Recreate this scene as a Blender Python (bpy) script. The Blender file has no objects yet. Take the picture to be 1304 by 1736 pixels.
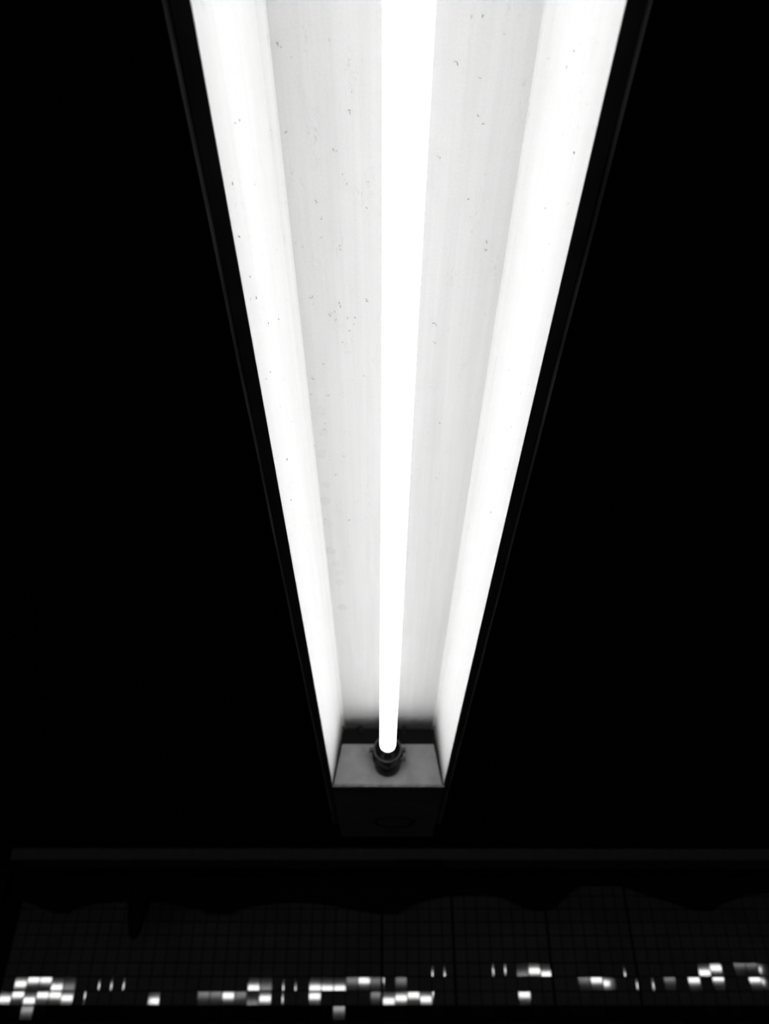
import bpy, bmesh, math, random
from mathutils import Vector, Matrix

# ------------------------------------------------------------------ camera
F = 1305.0                      # focal length in pixels of the 1304x1736 frame
CX, CY = 652.0, 868.0
TH = math.atan(917.0 / F)       # the camera looks 35 degrees upwards
DL = 0.00376                    # and a touch to the right of the lamp's axis
CAMZ = 1.90                     # lens height above the floor
scene = bpy.context.scene
col = scene.collection
cam_data = bpy.data.cameras.new('camera')
cam_data.sensor_fit = 'VERTICAL'
cam_data.sensor_height = 24.0
cam_data.lens = 24.0 * F / 1736.0
cam_data.clip_start = 0.02
cam_data.dof.use_dof = True
cam_data.dof.focus_distance = 0.78
cam_data.dof.aperture_fstop = 4.0
cam = bpy.data.objects.new('camera', cam_data)
cam.location = (0, 0, CAMZ)
cam.rotation_euler = (math.pi / 2 + TH, 0, -DL)
col.objects.link(cam)
scene.camera = cam
ROT = cam.rotation_euler.to_matrix()

# ------------------------------------------------------------------ world, exposure
world = bpy.data.worlds.new('world')
scene.world = world
world.use_nodes = True
world.node_tree.nodes['Background'].inputs[0].default_value = (1, 1, 1, 1)
world.node_tree.nodes['Background'].inputs[1].default_value = 0.0006
scene.view_settings.view_transform = 'Standard'
scene.view_settings.look = 'None'
scene.view_settings.gamma = 1.0
scene.view_settings.exposure = 0.0
scene.view_settings.use_curve_mapping = False
TUBE_L = 7.1                   # radiance of the near tube
BATTEN_L = 16.0                 # radiance of the bare tubes across the platform


def ray(px, py):
    return ROT @ Vector(((px - CX) / F, (CY - py) / F, -1.0))


def on_h(px, py, h):            # point of a horizontal plane h metres above the lens
    r = ray(px, py)
    return Vector((0, 0, CAMZ)) + r * (h / r.z)


def on_y(px, py, y):            # point of an upright plane y metres ahead
    r = ray(px, py)
    return Vector((0, 0, CAMZ)) + r * (y / r.y)


# ------------------------------------------------------------------ materials
def new_mat(name):
    m = bpy.data.materials.new(name)
    m.use_nodes = True
    return m, m.node_tree, m.node_tree.nodes['Principled BSDF']


def simple(name, g, rough=0.5, metal=0.0, ior=1.5, noise=0.0, scale=20.0, bump=0.0, stretch=(1, 1, 1)):
    m, nt, b = new_mat(name)
    b.inputs['Base Color'].default_value = (g, g, g, 1)
    b.inputs['Roughness'].default_value = rough
    b.inputs['Metallic'].default_value = metal
    b.inputs['IOR'].default_value = ior
    if g < 0.02 and rough > 0.5:
        b.inputs['Specular IOR Level'].default_value = 0.05
    if noise > 0 or bump > 0:
        tc = nt.nodes.new('ShaderNodeTexCoord')
        mp = nt.nodes.new('ShaderNodeMapping')
        mp.inputs['Scale'].default_value = stretch
        nz = nt.nodes.new('ShaderNodeTexNoise')
        nz.inputs['Scale'].default_value = scale
        nz.inputs['Detail'].default_value = 6
        nt.links.new(tc.outputs['Object'], mp.inputs[0])
        nt.links.new(mp.outputs[0], nz.inputs['Vector'])
        if noise > 0:
            mr = nt.nodes.new('ShaderNodeMapRange')
            mr.inputs[1].default_value = 0.3
            mr.inputs[2].default_value = 0.7
            mr.inputs[3].default_value = g * (1 - noise)
            mr.inputs[4].default_value = g * (1 + noise)
            nt.links.new(nz.outputs[0], mr.inputs[0])
            nt.links.new(mr.outputs[0], b.inputs['Base Color'])
        if bump > 0:
            bp = nt.nodes.new('ShaderNodeBump')
            bp.inputs['Strength'].default_value = bump
            bp.inputs['Distance'].default_value = 0.002
            nt.links.new(nz.outputs[0], bp.inputs['Height'])
            nt.links.new(bp.outputs[0], b.inputs['Normal'])
    return m


def emit(name, s):
    m, nt, b = new_mat(name)
    nt.nodes.remove(b)
    e = nt.nodes.new('ShaderNodeEmission')
    e.inputs[0].default_value = (1, 1, 1, 1)
    e.inputs[1].default_value = s
    nt.links.new(e.outputs[0], nt.nodes['Material Output'].inputs[0])
    return m


def enamel(name, g, streak=0.05, mottle=0.04, scratch=0.06, rings=(), end_shade=(1.735, 1.805, 0.25)):
    """Old white enamel: long streaks, blotches, fine scratches, dried water rings."""
    m, nt, b = new_mat(name)
    N, L = nt.nodes, nt.links
    b.inputs['Roughness'].default_value = 0.45
    b.inputs['IOR'].default_value = 1.35
    tc = N.new('ShaderNodeTexCoord')

    def mapping(scale, rot=(0, 0, 0)):
        mp = N.new('ShaderNodeMapping')
        mp.inputs['Scale'].default_value = scale
        mp.inputs['Rotation'].default_value = rot
        L.new(tc.outputs['Object'], mp.inputs[0])
        return mp.outputs[0]

    def noise(vec, scale, detail, rough=0.5, dist=0.0):
        n = N.new('ShaderNodeTexNoise')
        n.inputs['Scale'].default_value = scale
        n.inputs['Detail'].default_value = detail
        n.inputs['Roughness'].default_value = rough
        n.inputs['Distortion'].default_value = dist
        L.new(vec, n.inputs['Vector'])
        return n.outputs[0]

    def rng(v, a, b_, c, d, smooth=False):
        r = N.new('ShaderNodeMapRange')
        if smooth:
            r.interpolation_type = 'SMOOTHSTEP'
        for i, q in enumerate((a, b_, c, d)):
            r.inputs[i + 1].default_value = q
        L.new(v, r.inputs[0])
        return r.outputs[0]

    def mul(a, b_):
        q = N.new('ShaderNodeMath')
        q.operation = 'MULTIPLY'
        L.new(a, q.inputs[0])
        if isinstance(b_, float):
            q.inputs[1].default_value = b_
        else:
            L.new(b_, q.inputs[1])
        return q.outputs[0]

    v = rng(noise(mapping((1, 0.02, 1)), 160, 5, 0.6), 0.3, 0.7, 1 - streak, 1.0)
    v = mul(v, rng(noise(mapping((1, 0.07, 1)), 14, 4, 0.55, 0.4), 0.42, 0.56, 1 - mottle, 1.0, True))
    v = mul(v, rng(noise(mapping((1, 0.6, 1)), 650, 3, 0.7), 0.35, 0.6, 1 - mottle * 0.7, 1.0))
    # fine scratches: thin iso-lines of a warped noise, kept only in patches
    n2 = noise(mapping((1, 0.22, 1), (0, 0, 0.1)), 190, 2, 0.5, 1.2)
    d = N.new('ShaderNodeMath'); d.operation = 'SUBTRACT'; L.new(n2, d.inputs[0]); d.inputs[1].default_value = 0.5
    ab = N.new('ShaderNodeMath'); ab.operation = 'ABSOLUTE'; L.new(d.outputs[0], ab.inputs[0])
    line = rng(ab.outputs[0], 0.0, 0.012, 1.0, 0.0)
    patch = rng(noise(mapping((1, 0.5, 1)), 45, 3), 0.55, 0.68, 0.0, scratch)
    sc = mul(line, patch)
    one = N.new('ShaderNodeMath'); one.operation = 'SUBTRACT'; one.inputs[0].default_value = 1.0; L.new(sc, one.inputs[1])
    v = mul(v, one.outputs[0])
    if rings:
        warp = noise(mapping((1, 1, 1)), 130, 3, 0.6)
        for (x, y, z, r, a) in rings:
            ds = N.new('ShaderNodeVectorMath'); ds.operation = 'DISTANCE'
            L.new(mapping((1, 0.8, 0)), ds.inputs[0])
            ds.inputs[1].default_value = (x, y * 0.8, 0)
            w = N.new('ShaderNodeMath'); w.operation = 'MULTIPLY_ADD'
            L.new(warp, w.inputs[0]); w.inputs[1].default_value = 0.013; L.new(ds.outputs['Value'], w.inputs[2])
            s = N.new('ShaderNodeMath'); s.operation = 'SUBTRACT'; L.new(w.outputs[0], s.inputs[0]); s.inputs[1].default_value = r + 0.0065
            q = N.new('ShaderNodeMath'); q.operation = 'ABSOLUTE'; L.new(s.outputs[0], q.inputs[0])
            v = mul(v, rng(q.outputs[0], 0.0, 0.0016, 1 - a, 1.0, True))
            v = mul(v, rng(w.outputs[0], r * 0.5 + 0.005, r + 0.009, 1 - a * 0.55, 1.0, True))
    # shade towards the far end of the trough, painted into the enamel colour
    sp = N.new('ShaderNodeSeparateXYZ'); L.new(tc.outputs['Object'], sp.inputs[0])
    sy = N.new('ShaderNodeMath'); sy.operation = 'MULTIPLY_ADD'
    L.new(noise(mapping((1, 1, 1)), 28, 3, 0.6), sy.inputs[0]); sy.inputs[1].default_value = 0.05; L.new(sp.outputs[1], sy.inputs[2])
    v = mul(v, rng(sy.outputs[0], end_shade[0] - 0.55 + 0.025, end_shade[1] - 0.55 + 0.025, 1.0, end_shade[2], True))
    v = mul(v, float(g))
    L.new(v, b.inputs['Base Color'])
    bp = N.new('ShaderNodeBump')
    bp.inputs['Strength'].default_value = 0.12
    bp.inputs['Distance'].default_value = 0.001
    L.new(n2, bp.inputs['Height'])
    L.new(bp.outputs[0], b.inputs['Normal'])
    return m


# ------------------------------------------------------------------ mesh helpers
def obj(name, bm, mats, parent=None, smooth=False, loc=None):
    me = bpy.data.meshes.new(name)
    bmesh.ops.recalc_face_normals(bm, faces=bm.faces)
    if smooth:
        for f in bm.faces:
            f.smooth = True
    bm.to_mesh(me)
    bm.free()
    for m in (mats if isinstance(mats, (list, tuple)) else [mats]):
        me.materials.append(m)
    o = bpy.data.objects.new(name, me)
    if parent is not None:
        me.transform(Matrix.Translation(-parent_world(parent)))
        o.parent = parent
    elif loc is not None:
        me.transform(Matrix.Translation(-Vector(loc)))
        o.location = loc
    col.objects.link(o)
    return o


def parent_world(p):
    v = Vector((0, 0, 0))
    while p is not None:
        v += p.location
        p = p.parent
    return v


def empty(name, loc, label, cat, group=None):
    o = bpy.data.objects.new(name, None)
    o.empty_display_size = 0.1
    o.location = loc
    o['label'] = label
    o['category'] = cat
    if group:
        o['group'] = group
    col.objects.link(o)
    return o


def box(bm, x0, x1, y0, y1, z0, z1):
    vs = [bm.verts.new((x, y, z)) for z in (z0, z1) for y in (y0, y1) for x in (x0, x1)]
    for f in ((0, 1, 3, 2), (4, 6, 7, 5), (0, 4, 5, 1), (2, 3, 7, 6), (0, 2, 6, 4), (1, 5, 7, 3)):
        bm.faces.new([vs[i] for i in f])
    return vs


def bevel_all(bm, w, seg=2):
    bmesh.ops.bevel(bm, geom=list(bm.edges), offset=w, segments=seg, profile=0.6, affect='EDGES')


def extrude_y(bm, prof, y0, y1, steps=1):
    """closed x,z outline pushed from y0 to y1"""
    rows = []
    for k in range(steps + 1):
        y = y0 + (y1 - y0) * k / steps
        rows.append([bm.verts.new((x, y, z)) for x, z in prof])
    n = len(prof)
    for a, b in zip(rows, rows[1:]):
        for i in range(n):
            bm.faces.new((a[i], a[(i + 1) % n], b[(i + 1) % n], b[i]))
    bm.faces.new(rows[0])
    bm.faces.new(rows[-1])


def lathe(bm, prof, origin, axis, seg=40, cap=True):
    """prof: (distance along axis, radius)"""
    axis = Vector(axis).normalized()
    u = axis.orthogonal().normalized()
    w = axis.cross(u)
    rings = []
    for t, r in prof:
        c = Vector(origin) + axis * t
        rings.append([bm.verts.new(c + (u * math.cos(a) + w * math.sin(a)) * r)
                      for a in (2 * math.pi * i / seg for i in range(seg))])
    for a, b in zip(rings, rings[1:]):
        for i in range(seg):
            bm.faces.new((a[i], a[(i + 1) % seg], b[(i + 1) % seg], b[i]))
    if cap:
        bm.faces.new(rings[0])
        bm.faces.new(rings[-1])


# ------------------------------------------------------------------ the heights (above the lens)
H0, H1 = 0.500, 0.645           # mouth and bottom of the trough
HC = 0.665                      # ceiling
Z = lambda h: CAMZ + h
WY = 3.72                       # tile wall
XL0, XR0 = -0.1118, 0.1412      # mouth of the trough
XL1, XR1 = -0.0942, 0.1270      # its narrower bottom
YN, YF = -0.72, 1.79            # near and far end plates
YB = 1.835                      # back of the far end

# ------------------------------------------------------------------ setting
m_ceil = simple('ceiling_black', 0.006, 0.85, noise=0.5, scale=5, bump=0.5)
m_floor = simple('floor_dark', 0.30, 0.6, noise=0.3, scale=9)
m_dark = simple('black_paint', 0.005, 0.6, noise=0.3, scale=12)
m_beam = simple('beam_grey', 0.03, 0.6, noise=0.3, scale=30)
m_grout = simple('grout_black', 0.004, 0.9)
m_tile = simple('tile_glazed', 0.072, 0.035, ior=1.9, noise=0.12, scale=9)
m_tile_dim = simple('tile_dim_glaze', 0.072, 0.05, ior=1.32, noise=0.12, scale=9)  # weaker-reflecting copy of the glaze, added to dim some glints
m_border = simple('tile_black', 0.002, 0.05, ior=1.45)


def structure(o):
    o['kind'] = 'structure'
    return o


bm = bmesh.new(); box(bm, -6, 6, -6, WY + 0.3, Z(HC), Z(HC) + 0.2)
structure(obj('ceiling', bm, m_ceil))
bm = bmesh.new(); box(bm, -6, 6, -6, WY + 0.3, -0.15, 0.0)
structure(obj('floor', bm, m_floor))

# tile wall: every tile its own slightly tilted glazed face, inside the wall's one mesh
P = 0.0506
random.seed(7)
px_x = lambda p: on_y(p, 1676, WY).x
X_REF = px_x(576.0)                                  # centre of one tile column
row_z = [on_y(652, y, WY).z for y in (1705, 1679, 1655, 1632)]
RH = (row_z[3] - row_z[0]) / 3
Z_REF = row_z[0]
COLX = on_y(22, 1521, WY).x                          # left end of the tiled field
BATTEN_Y, BATTEN_H = -1.60, 0.53

glints = [(7,1694,1),(29,1668,1),(24,1686,.8),(50,1661,.7),(72,1661,.6),(43,1696,1),(67,1687,1),(90,1674,1),(88,1687,.5),(113,1674,.2),
          (105,1692,.8),(40,1711,1),(257,1697,1),(344,1685,.2),(358,1685,.2),(385,1688,.7),(406,1686,.2),(427,1675,1),(427,1702,.4),(445,1675,.4),
          (446,1693,.8),(537,1675,1),(555,1676,1),(576,1676,1),(535,1689,1),(576,1709,.5),(597,1662,.3),(619,1662,1),(637,1662,.3),(635,1686,.2),
          (682,1661,.3),(661,1697,.9),(683,1692,.8),(703,1687,1),(725,1694,.9),(893,1653,.3),(913,1646,.9),(934,1652,.5),
          (896,1686,1),(997,1659,.3),(1019,1661,1),(1036,1667,.9),(1145,1658,.3),(1185,1649,1),(1187,1661,.9),(1204,1641,1),(1208,1658,.5),
          (1244,1633,.2),(1264,1633,.2),(1271,1660,1),(1288,1644,1),(1292,1664,.9)]
aimed = {}
for gx, gy, s in glints:
    p = on_y(gx, gy, WY)
    i = round((p.x - X_REF) / P)
    k = math.floor((p.z - Z_REF) / RH)
    eye = (Vector((0, 0, CAMZ)) - p).normalized()
    # the lamp row lies across the platform: mirror the eye's sideways direction
    t = (BATTEN_Y - WY)
    lx = p.x + p.x * (WY - BATTEN_Y) / WY
    lamp = (Vector((lx, BATTEN_Y, Z(BATTEN_H))) - p).normalized()
    n = (eye + lamp).normalized()
    if (i, k) not in aimed or aimed[(i, k)][1] < s:
        aimed[(i, k)] = (n, s, p)

dots = [(119,1688),(141,1688),(165,1672),(186,1672),(206,1672),(461,1675),(482,1675),(502,1677),(524,1677),(459,1692),(480,1694),
        (650,1661),(737,1652),(756,1653),(739,1684),(839,1647),(859,1645),(876,1639),(1053,1653),(1074,1671),(1115,1671),(1135,1672)]
chips = {}
for gx, gy in dots:             # tiles with a rounded-off side that catches the lamps too
    p = on_y(gx, gy, WY)
    eye = (Vector((0, 0, CAMZ)) - p).normalized()
    lamp = (Vector((p.x * (WY - BATTEN_Y + WY) / WY, BATTEN_Y, Z(BATTEN_H))) - p).normalized()
    i = math.floor((p.x - X_REF) / P + 0.5)
    k = math.floor((p.z - Z_REF) / RH)
    chips[(i, k)] = ((eye + lamp).normalized(), p.x)
joints = [round((px_x(q) - X_REF) / P - 0.5) for q in (655, 777, 946, 1088)]
bm = bmesh.new()
WX1 = 3.2
box(bm, COLX - 0.3, WX1, WY + 0.006, WY + 0.25, 0.0, Z(HC))
for f in bm.faces:
    f.material_index = 0


def tile(cx, cz, w, h, n, mi):
    c = Vector((cx, WY, cz))
    y = lambda x, z: -((x - cx) * n.x + (z - cz) * n.z) / n.y
    rings = []
    for ins, dy in ((0.0, 0.0045), (0.0014, 0.0)):
        r = []
        for sx, sz in ((-1, -1), (1, -1), (1, 1), (-1, 1)):
            X, Zq = cx + sx * (w / 2 - ins), cz + sz * (h / 2 - ins)
            r.append(bm.verts.new((X, WY + y(X, Zq) + dy, Zq)))
        rings.append(r)
    fs = []
    for a, b in zip(rings, rings[1:]):
        for q in range(4):
            fs.append(bm.faces.new((a[q], a[(q + 1) % 4], b[(q + 1) % 4], b[q])))
    fs.append(bm.faces.new(rings[-1]))
    for f in fs:
        f.material_index = mi


i0 = math.ceil((COLX - X_REF) / P + 0.5)
i1 = int((WX1 - X_REF) / P)
for i in range(i0, i1):
    for k in range(-14, 9):
        cz = Z_REF + (k + 0.5) * RH
        if cz + RH / 2 > Z(HC):
            continue
        cx = X_REF + i * P
        g = 0.0016
        w = P - g
        if i in joints:
            w -= 0.007; cx -= 0.0035
        if (i, k) in aimed:
            n, s, _ = aimed[(i, k)]
            mi = 1 if s > 0.45 else 2
        else:
            # tilts that throw the lamps' image off the tile
            hz = cz - CAMZ
            a = 0.5 * (-hz / WY + (BATTEN_H - hz) / (WY - BATTEN_Y)) - random.uniform(0.024, 0.045)
            n = Vector((random.uniform(-.02, .02), -1, a)).normalized()
            mi = 1
        if k < 0:
            mi = 3
        if (i, k) in chips and (i, k) not in aimed:
            cn, xx = chips[(i, k)]
            cw = 0.0075
            right = xx > cx
            tile(cx + (w / 2 - cw / 2) * (1 if right else -1), cz, cw, RH - g, cn, 1)
            tile(cx - (cw / 2) * (1 if right else -1), cz, w - cw, RH - g, n, mi)
            continue
        tile(cx, cz, w, RH - g, n, mi)
me_wall = bpy.data.meshes.new('wall_back')
bm.to_mesh(me_wall); bm.free()
for m in (m_grout, m_tile, m_tile_dim, m_border):
    me_wall.materials.append(m)
wall = bpy.data.objects.new('wall_back', me_wall)
col.objects.link(wall)
structure(wall)

# dark pier that ends the tiled field
bm = bmesh.new(); box(bm, COLX - 0.9, COLX - 0.001, WY - 0.10, WY + 0.004, 0.001, Z(HC) - 0.001)
structure(obj('wall_left', bm, m_dark))

# black sheet with a scalloped lower edge, set before the top of the tiles
edge = [(-40,1521),(22,1521),(60,1535),(83,1545),(113,1546),(120,1538),(150,1530),(210,1526),(270,1528),(330,1538),(352,1548),(392,1548),
        (400,1539),(440,1532),(500,1527),(560,1532),(600,1540),(636,1547),(675,1548),(688,1538),(715,1527),(760,1517),(820,1515),(857,1520),
        (887,1535),(905,1542),(935,1542),(946,1535),(968,1513),(991,1500),(1061,1500),(1117,1520),(1154,1530),(1184,1542),(1213,1542),
        (1228,1531),(1273,1515),(1330,1509)]
VY = WY - 0.05
low = [on_y(px, py, VY) for px, py in edge]
bm = bmesh.new()
top_z = Z(HC) - 0.0005
for a, b in zip(low, low[1:]):
    quad = [(a.x, a.z), (b.x, b.z), (b.x, top_z), (a.x, top_z)]
    f0 = [bm.verts.new((x, VY, z)) for x, z in quad]
    f1 = [bm.verts.new((x, VY + 0.03, z)) for x, z in quad]
    bm.faces.new(f0); bm.faces.new(f1)
    bm.faces.new((f0[0], f0[1], f1[1], f1[0])); bm.faces.new((f0[2], f0[3], f1[3], f1[2]))
bmesh.ops.remove_doubles(bm, verts=bm.verts, dist=1e-5)
structure(obj('trim_1', bm, m_dark))

# shallow beam with a paler underside
b0, b1 = on_h(652, 1458, 0.62).y, on_h(652, 1473, 0.62).y
bm = bmesh.new()
box(bm, on_h(30, 1465, 0.62).x, 3.2, b0, b1, Z(0.62), Z(HC) - 0.0005)
bevel_all(bm, 0.004)
structure(obj('trim_2', bm, m_beam))

# ------------------------------------------------------------------ things at the far wall
a, b = on_h(674, 1470, 0.60), on_h(748, 1470, 0.60)
jb = empty('junction_box', ((a.x + b.x) / 2, b0 - 0.03, Z(0.60)), 'small black junction box on the beam below the lamp', 'junction box')
bm = bmesh.new(); box(bm, a.x, b.x, b0 - 0.02, b1 + 0.03, Z(0.588), Z(0.619)); bevel_all(bm, 0.004)
obj('body', bm, m_dark, jb)
bm = bmesh.new(); box(bm, a.x + 0.01, b.x - 0.01, b0 - 0.01, b1 + 0.02, Z(0.585), Z(0.588)); bevel_all(bm, 0.001)
obj('lid', bm, m_dark, jb)

c = on_y(231, 1560, WY - 0.25)
pf = empty('hanging_fitting', (c.x, c.y, Z(HC)), 'black rounded fitting hanging from the ceiling in front of the tiles', 'hanging fitting')
zt = on_y(231, 1593, WY - 0.25).z
hw = (on_y(250, 1540, WY - 0.25).x - on_y(212, 1540, WY - 0.25).x) / 2
L_ = Z(HC) - zt
bm = bmesh.new()
lathe(bm, [(L_ * t, hw * r) for t, r in ((0.10, .8), (.30, .98), (.45, 1), (.6, .93), (.75, .78), (.88, .58), (.95, .42), (.99, .22), (1.0, .08))],
      (c.x, c.y, Z(HC)), (0, 0, -1))
obj('housing', bm, m_dark, pf, smooth=True)
bm = bmesh.new()
lathe(bm, [(0.0005, hw * 1.1), (L_ * .08, hw * 1.1), (L_ * .12, hw * .8)], (c.x, c.y, Z(HC)), (0, 0, -1))
obj('ceiling_plate', bm, m_dark, pf)

# ------------------------------------------------------------------ the trough lamp
m_frame = simple('frame_black_enamel', 0.055, 0.45, noise=0.35, scale=25, bump=0.3)
m_edge = simple('worn_frame_edge', 0.3, 0.4, noise=0.5, scale=45, stretch=(1, 0.2, 1))
m_plate = simple('holder_plate_grey', 0.30, 0.5, noise=0.15, scale=30)
m_darkm = simple('dark_metal', 0.035, 0.35, noise=0.3, scale=40)
m_lip = simple('lip_metal', 0.16, 0.4, noise=0.4, scale=60)
m_pocket = simple('pocket_black', 0.018, 0.7)
m_bake = simple('black_bakelite', 0.010, 0.4, ior=1.4)
m_cap = simple('tube_cap_metal', 0.25, 0.35, metal=1.0)
m_fleck = simple('dirt', 0.16, 0.9)
ring_px = [(546,696,.006,.02),(549,734,.006,.03),(543,769,.007,.035),(553,823,.006,.03),(551,849,.008,.045),(556,887,.008,.03),
           (561,934,.009,.055),(570,955,.007,.035),(576,972,.007,.035),(576,987,.008,.04),(579,1030,.009,.06)]
root = empty('trough_light', (0.0147, 0.55, Z(HC)), 'lit fluorescent tube in a long white trough lamp with black frame, under black ceiling', 'ceiling light')
rings = []
for x, y, r, a_ in ring_px:
    q = on_h(x, y, H1) - root.location
    rings.append((q.x, q.y, 0, r * 0.8, a_ * 1.7))
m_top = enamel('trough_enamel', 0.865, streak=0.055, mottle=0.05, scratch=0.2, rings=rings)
m_side = enamel('side_enamel', 0.88, streak=0.05, mottle=0.03, scratch=0.22, end_shade=(1.70, 1.84, 0.5))

T = 0.0015
bm = bmesh.new()
extrude_y(bm, [(XL1, Z(H1)), (XR1, Z(H1)), (XR1, Z(H1) + T), (XL1, Z(H1) + T)], YN - 0.04, YB, 4)
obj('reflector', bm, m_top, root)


def side(x0, x1, s):            # s: outward direction
    # mouth, straight flank, small rolled fold where it meets the reflector
    dx = x1 - x0
    pts = [(x0, H0)]
    for t in (0.25, 0.5, 0.75, 0.93):
        pts.append((x0 + dx * t, H0 + (H1 - H0) * t))
    pts += [(x1 - s * 0.0015, H1 - 0.006), (x1 - s * 0.0040, H1 - 0.0015), (x1 - s * 0.0060, H1 - 0.0002)]
    out = [(x + s * T, h + 0.0001) for x, h in reversed(pts[:5])]
    out = [(x1 + s * T, H1)] + out
    b_ = bmesh.new()
    extrude_y(b_, [(x, Z(h)) for x, h in pts + out], YN - 0.04, YB, 4)
    return b_


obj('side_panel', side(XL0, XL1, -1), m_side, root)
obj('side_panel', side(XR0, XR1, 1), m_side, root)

# black frame round the mouth, with a raised worn bead along its outer edge
XLF, XRF = -0.256 * H0, 0.313 * H0
for x_in, x_out, s in ((XL0, XLF, -1), (XR0, XRF, 1)):
    b_ = bmesh.new()
    extrude_y(b_, [(x_in, Z(H0) - 0.0012), (x_in + s * 0.006, Z(H0) - 0.0018), (x_out - s * 0.004, Z(H0) - 0.001), (x_out - s * 0.003, Z(H0) + 0.006),
                   (x_in + s * 0.004, Z(H0) + 0.006), (x_in + s * 0.002, Z(H0) - 0.0004), (x_in, Z(H0) - 0.0010)], YN - 0.06, 2.15, 12)
    fr = obj('frame_rail', b_, m_frame, root)
    b_ = bmesh.new()
    pr = [(x_out - s * 0.0015 + 0.0016 * math.cos(q), Z(H0) - 0.0005 + 0.0016 * math.sin(q)) for q in (2 * math.pi * i / 10 for i in range(10))]
    extrude_y(b_, pr, YN - 0.06, 2.15, 60)
    random.seed(11)
    for v in b_.verts:
        v.co.x += math.sin(v.co.y * 23) * 0.00025
        v.co.z += math.sin(v.co.y * 31 + 1) * 0.0002
    o = obj('edge_bead', b_, m_edge, fr, smooth=True)
# housing up to the ceiling
for x, s in ((XLF, -1), (XRF, 1)):
    b_ = bmesh.new()
    extrude_y(b_, [(x - s * 0.004, Z(H0) + 0.004), (x - s * 0.002, Z(H0) + 0.004), (x - s * 0.010, Z(HC) - 0.001), (x - s * 0.012, Z(HC) - 0.001)],
              YN - 0.06, 2.10, 1)
    obj('housing_side', b_, m_dark, root)

# far and near holder plates with folded lips, back walls
def holder_plate(y, d):
    xl = XL0 + 0.0035; xr = XR0 - 0.0035
    hh = 0.592
    b_ = bmesh.new()
    a0 = (hh - H0) / (H1 - H0)
    tl, tr = XL0 + (XL1 - XL0) * a0 + 0.008, XR0 + (XR1 - XR0) * a0 - 0.010
    prof = [(xl, Z(H0)), (xr, Z(H0)), (tr, Z(hh)), (tl, Z(hh))]
    extrude_y(b_, prof, y, y + d * 0.002)
    pl = obj('holder_plate', b_, m_plate, root)
    b_ = bmesh.new()
    box(b_, XL0 - 0.001, XR0 + 0.002, min(y - d * 0.001, y + d * 0.012), max(y - d * 0.001, y + d * 0.012), Z(H0) - 0.006, Z(H0) - 0.0005)
    bevel_all(b_, 0.0012)
    obj('plate_lip', b_, m_lip, pl)
    # thin top fold
    b_ = bmesh.new()
    box(b_, tl, tr, min(y, y + d * 0.01), max(y, y + d * 0.01), Z(hh), Z(hh) + 0.0012)
    obj('top_fold', b_, m_darkm, pl)
    b_ = bmesh.new()
    yy = y + d * 0.045
    box(b_, XL1 - 0.02, XR1 + 0.02, min(yy, yy + d * 0.002), max(yy, yy + d * 0.002), Z(H0) + 0.001, Z(H1) + 0.001)
    obj('end_wall', b_, m_pocket, root)
    return pl


plate = holder_plate(YF, 1)
holder_plate(YN, -1)
# rough bright chip in the middle of the far lip
q = on_y(651, 1333, YF)
bm = bmesh.new()
vs = [bm.verts.new(v) for v in ((q.x - .009, YF - .0018, Z(H0) - .0022), (q.x - .003, YF - .0026, Z(H0) - .0002), (q.x + .001, YF - .0022, Z(H0) + .0008),
                                (q.x + .004, YF - .0024, Z(H0) - .0008), (q.x + .010, YF - .0018, Z(H0) - .0024), (q.x, YF - .0018, Z(H0) - .0030))]
bm.faces.new(vs)
bmesh.ops.solidify(bm, geom=bm.faces[:], thickness=0.0008)
obj('chip', bm, m_plate, plate)

# side flaps and spring tabs in the dark pocket behind the plate
for x, s in ((XL1, 1), (XR1, -1)):
    b_ = bmesh.new()
    v = [(x + s * 0.002, YF - 0.001, Z(0.592)), (x + s * 0.008, YF - 0.001, Z(0.592)), (x + s * 0.004, YB - 0.03, Z(H1) - 0.002), (x + s * 0.002, YB - 0.03, Z(H1) - 0.002)]
    b_.faces.new([b_.verts.new(q_) for q_ in v])
    bmesh.ops.solidify(b_, geom=b_.faces[:], thickness=0.0012)
    obj('corner_flap', b_, m_bake, root)
for xx in (-0.050, 0.054):
    b_ = bmesh.new()
    box(b_, xx - 0.004, xx + 0.004, YB - 0.022, YB - 0.014, Z(H1) - 0.016, Z(H1)); bevel_all(b_, 0.001)
    obj('spring_tab', b_, m_bake, root)

# tube, caps and holders
RT = 0.0172
HT = 0.5657
tn, tf = Vector((0.0192, YN + 0.075, Z(HT))), Vector((0.0137, YF - 0.077, Z(HT)))
ax = (tf - tn).normalized(); TL = (tf - tn).length
bm = bmesh.new()
lathe(bm, [(0, RT * .90), (.002, RT * .98), (.004, RT), (TL * .3, RT), (TL * .6, RT), (TL - .005, RT), (TL - .002, RT * .98), (TL, RT * .93)], tn, ax, 48)
m_tube = emit('lit_tube', TUBE_L)
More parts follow.
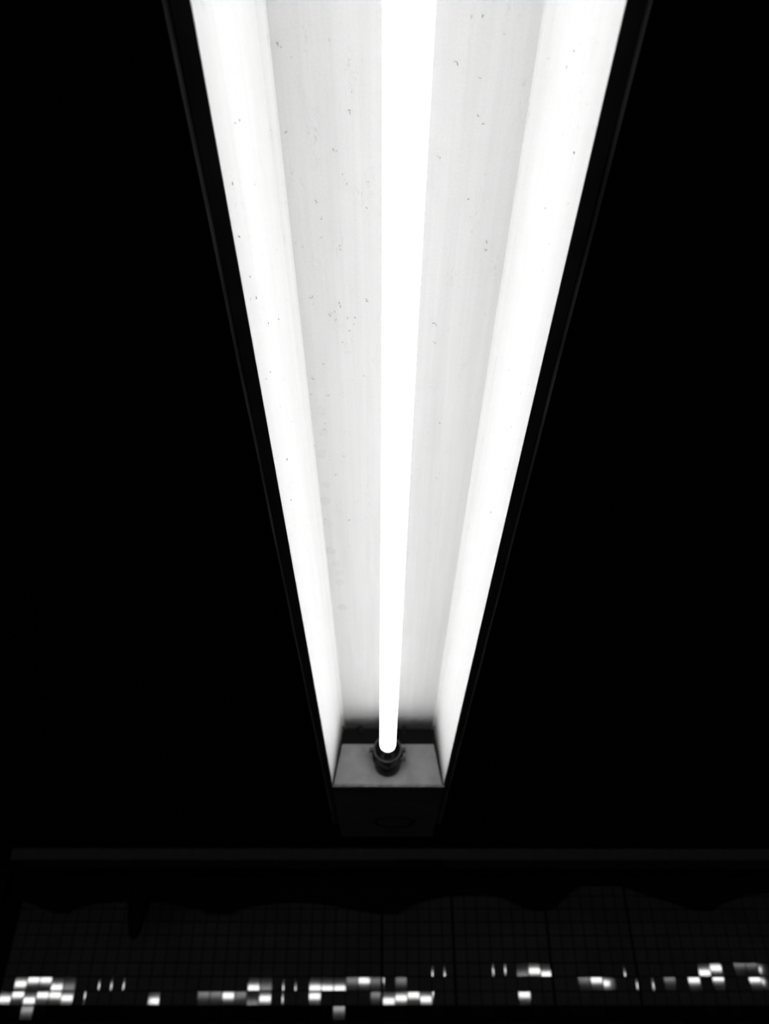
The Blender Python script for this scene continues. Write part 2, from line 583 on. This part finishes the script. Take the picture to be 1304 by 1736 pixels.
# tube's upper side dimmed on purpose, so the trough beside it stays darker
nt = m_tube.node_tree
ge = nt.nodes.new('ShaderNodeNewGeometry'); sx_ = nt.nodes.new('ShaderNodeSeparateXYZ'); mr_ = nt.nodes.new('ShaderNodeMapRange')
mr_.interpolation_type = 'SMOOTHSTEP'
for i_, q_ in enumerate((0.1, 0.95, TUBE_L, TUBE_L * 0.38)):
    mr_.inputs[i_ + 1].default_value = q_
nt.links.new(ge.outputs['Normal'], sx_.inputs[0]); nt.links.new(sx_.outputs[2], mr_.inputs[0])
nt.links.new(mr_.outputs[0], nt.nodes['Emission'].inputs[1])
tube = obj('tube', bm, m_tube, root, smooth=True)
for p, d in ((tn, -1), (tf, 1)):
    b_ = bmesh.new()
    lathe(b_, [(0.0002, RT * .93), (0.001, RT * .97), (0.019, RT * .97), (0.022, RT * .8), (0.022, .006), (.026, .005)], p, ax * d, 40)
    obj('end_cap', b_, m_cap, tube, smooth=False)
    # cup-shaped holder on the plate
    base_y = YF if d > 0 else YN
    c = Vector((p.x, base_y, p.z))
    b_ = bmesh.new()
    lathe(b_, [(0.0, .036), (.006, .0350), (.010, .0285), (.030, .0285), (.034, .031), (.045, .0315), (.0475, .031), (.0485, .0295), (.0475, .0275),
               (.030, .0245), (.022, .010), (.0215, .003)], c, (0, -d, 0), 48)
    hold = obj('lamp_holder', b_, m_bake, root, smooth=True)
    b_ = bmesh.new()
    lathe(b_, [(.0440, .0318), (.0470, .0322), (.0490, .0312), (.0494, .0296), (.0480, .0280)], c, (0, -d, 0), 48, cap=False)
    obj('rim_ring', b_, m_darkm, hold, smooth=True)
    for sx, zz in ((1, .004), (1, -.016), (-1, .004)):
        b_ = bmesh.new()
        xx = c.x + sx * .036
        ya, yb = sorted((base_y - d * .020, base_y - d * (.034 if zz > 0 else .028)))
        box(b_, xx - .006, xx + .006, ya, yb, c.z + zz - .004, c.z + zz + .004); bevel_all(b_, 0.001)
        obj('clip', b_, m_darkm, hold)
    b_ = bmesh.new()
    lathe(b_, [(0.0, .030), (.006, .0295), (.020, .026), (.030, .021), (.033, .012)], Vector((c.x, base_y, c.z - .019)), (0, -d, 0), 36)
    obj('holder_foot', b_, m_bake, hold)

# blind cover that closes the lamp beyond the far plate
xl, xr = XL0 + 0.001, XR0 - 0.001
c_n = YF + 0.013
c_f = 2.165
HB = 0.469
bm = bmesh.new()
top = Z(H0) + 0.02
v = [(xl, c_n, Z(H0) - .004), (xr, c_n, Z(H0) - .004), (xr, c_n, top), (xl, c_n, top),
     (xl + .004, c_f, Z(HB)), (xr - .004, c_f, Z(HB)), (xr - .004, c_f, top), (xl + .004, c_f, top)]
v = [bm.verts.new(q_) for q_ in v]
for f in ((0, 1, 5, 4), (2, 3, 7, 6), (0, 3, 2, 1), (4, 5, 6, 7), (0, 4, 7, 3), (1, 2, 6, 5)):
    bm.faces.new([v[i] for i in f])
bevel_all(bm, 0.003)
m_cover = simple('cover_black', 0.08, 0.5, noise=0.3, scale=20)
cover = obj('end_cover', bm, m_cover, root)
# oval pressing on the cover
q = on_h(668, 1393, 0.478)
sl = (HB - H0 + .004) / (c_f - c_n)
bm = bmesh.new()
ring = []
for k in range(40):
    a_ = 2 * math.pi * k / 40
    r1, r2 = [], []
    row = []
    for kk, (rr, dz) in enumerate(((1.0, 0.0015), (.94, -.0025), (.84, -.0025), (.78, 0.0015))):
        x = q.x + .055 * rr * math.cos(a_)
        y = q.y + .045 * rr * math.sin(a_)
        row.append(bm.verts.new((x, y, Z(H0) - .004 + sl * (y - c_n) + dz)))
    ring.append(row)
for k in range(40):
    A, B = ring[k], ring[(k + 1) % 40]
    for j in range(3):
        bm.faces.new((A[j], B[j], B[j + 1], A[j + 1]))
obj('oval_badge', bm, m_bake, cover, smooth=True)

# dirt flecks stuck to the enamel
top_px = [(471,73),(476,79),(496,98),(522,224),(488,223),(564,250),(572,254),(596,153),(594,188),(533,338),(546,369),(547,400),(574,414),
          (580,423),(622,354),(626,307),(590,311),(463,297),(582,295),(801,25),(819,26),(855,58),(776,104),(817,134),(811,195),(821,210),
          (744,266),(748,267),(821,295),(795,338),(826,409),(825,423),(530,501),(532,515),(530,505),(575,510),(578,518),(569,527),(559,533),
          (562,536),(569,544),(588,537),(602,538),(623,508),(593,561),(582,582),(603,550),(549,616),(529,640),(535,651),(616,635),(557,670),
          (530,668),(553,718),(549,727),(533,754),(561,778),(558,774),(584,774),(570,805),(594,881),(608,849),(552,879),(728,524),(739,549),
          (737,579),(745,716),(726,733),(746,802),(741,810),(719,868),(739,888),(729,918),(750,994),(536,864),(598,1079),(576,514),(564,530),
          (624,512),(571,541)]
random.seed(5)
bm = bmesh.new()


def fleck(p, nrm, size):
    ang = random.uniform(0, math.pi)
    u = nrm.orthogonal().normalized()
    w = nrm.cross(u)
    q_ = p.copy()
    r = random.uniform(.00014, .00028) * size
    prev = None
    for st in range(random.choice((2, 3, 3))):
        dr = (u * math.cos(ang) + w * math.sin(ang))
        sd = nrm.cross(dr)
        ringv = [bm.verts.new(q_ + sd * (r * math.cos(t)) + nrm * (r * (1 + math.sin(t)))) for t in (0, 1.57, 3.14, 4.71)]
        if prev:
            for i in range(4):
                bm.faces.new((prev[i], prev[(i + 1) % 4], ringv[(i + 1) % 4], ringv[i]))
        prev = ringv
        q_ = q_ + dr * random.uniform(.0007, .0018) * size
        ang += random.uniform(-1.2, 1.2)
        r *= random.uniform(.6, 1.2)


for x, y in top_px:
    for _ in range(random.choice((1, 1, 2))):
        fleck(on_h(x + random.uniform(-1.5, 1.5), y + random.uniform(-1.5, 1.5), H1 - .0002), Vector((0, 0, -1)), random.uniform(.8, 1.25))
for _ in range(170):
    x, y = random.uniform(XL1 + .008, XR1 - .008), random.uniform(-.6, 1.6)
    fleck(Vector((x, y, Z(H1) - .0002)), Vector((0, 0, -1)), random.uniform(.3, .55))
side_px = [(424,470),(434,507),(455,549),(458,632),(451,643),(473,541),(475,690),(486,781),(493,849),(406,205),(399,209),(394,314),(404,400)]
for _ in range(130):
    s = random.choice((0, 1))
    t = random.uniform(.06, .9)
    y = random.uniform(-.6, 1.6)
    x0, x1 = ((XL0, XL1), (XR0, XR1))[s]
    nrm = Vector((H1 - H0, 0, (XL0 - XL1))).normalized() if s == 0 else Vector((-(H1 - H0), 0, -(XR0 - XR1))).normalized()
    fleck(Vector((x0 + (x1 - x0) * t, y, Z(H0 + (H1 - H0) * t))), nrm, random.uniform(.35, .8))
for x, y in side_px + [(974,261),(964,346),(925,354),(975,88),(861,880),(833,870)]:
    # meet the flank plane
    xa, xb = (XL0, XL1) if x < 650 else (XR0, XR1)
    nrm = Vector((H1 - H0, 0, -(xb - xa)))
    r = ray(x, y); o_ = Vector((0, 0, CAMZ)); pp = Vector((xa, 0, Z(H0)))
    t = (pp - o_).dot(nrm) / r.dot(nrm)
    nn = nrm.normalized() * (1 if x < 650 else -1)
    fleck(o_ + r * t, nn, 1.1)
fl = obj('dirt_flecks', bm, m_fleck, root)
fl['kind'] = 'stuff'

# ------------------------------------------------------------------ bare tubes across the platform, behind the lens
m_bt = emit('lit_batten_tube', BATTEN_L)
m_bbody = simple('batten_grey', 0.2, 0.5)


def batten(x):
    z = Z(BATTEN_H)
    o = empty('batten_light', (x, BATTEN_Y, Z(HC)), 'bare fluorescent ceiling lamp behind the viewer, mirrored as white glints in the wall tiles',
              'ceiling light', 'bare tube lamps across the platform')
    b1_ = bmesh.new(); box(b1_, x - .76, x + .76, BATTEN_Y - .03, BATTEN_Y + .03, z + .045, z + .085); bevel_all(b1_, .004)
    obj('body', b1_, m_bbody, o)
    for s in (-1, 1):
        b1_ = bmesh.new(); box(b1_, x + s * .752 - .008, x + s * .752 + .008, BATTEN_Y - .02, BATTEN_Y + .02, z - .018, z + .046); bevel_all(b1_, .003)
        obj('lamp_holder', b1_, m_bbody, o)
        b1_ = bmesh.new(); lathe(b1_, [(0, .008), (Z(HC) - z - .0855, .008)], (x + s * .5, BATTEN_Y, z + .085), (0, 0, 1), 12)
        obj('hanger', b1_, m_bbody, o)
    b1_ = bmesh.new(); lathe(b1_, [(0, .021), (1.488, .021)], (x - .744, BATTEN_Y, z), (1, 0, 0), 24)
    obj('tube', b1_, m_bt, o, smooth=True)
    return o


first = batten(0.0)
for x in (-3.10, -1.55, 1.55, 3.10):
    c = first.copy(); col.objects.link(c); c.location = (x, BATTEN_Y, Z(HC))
    for ch in first.children:
        k = ch.copy(); col.objects.link(k); k.parent = c
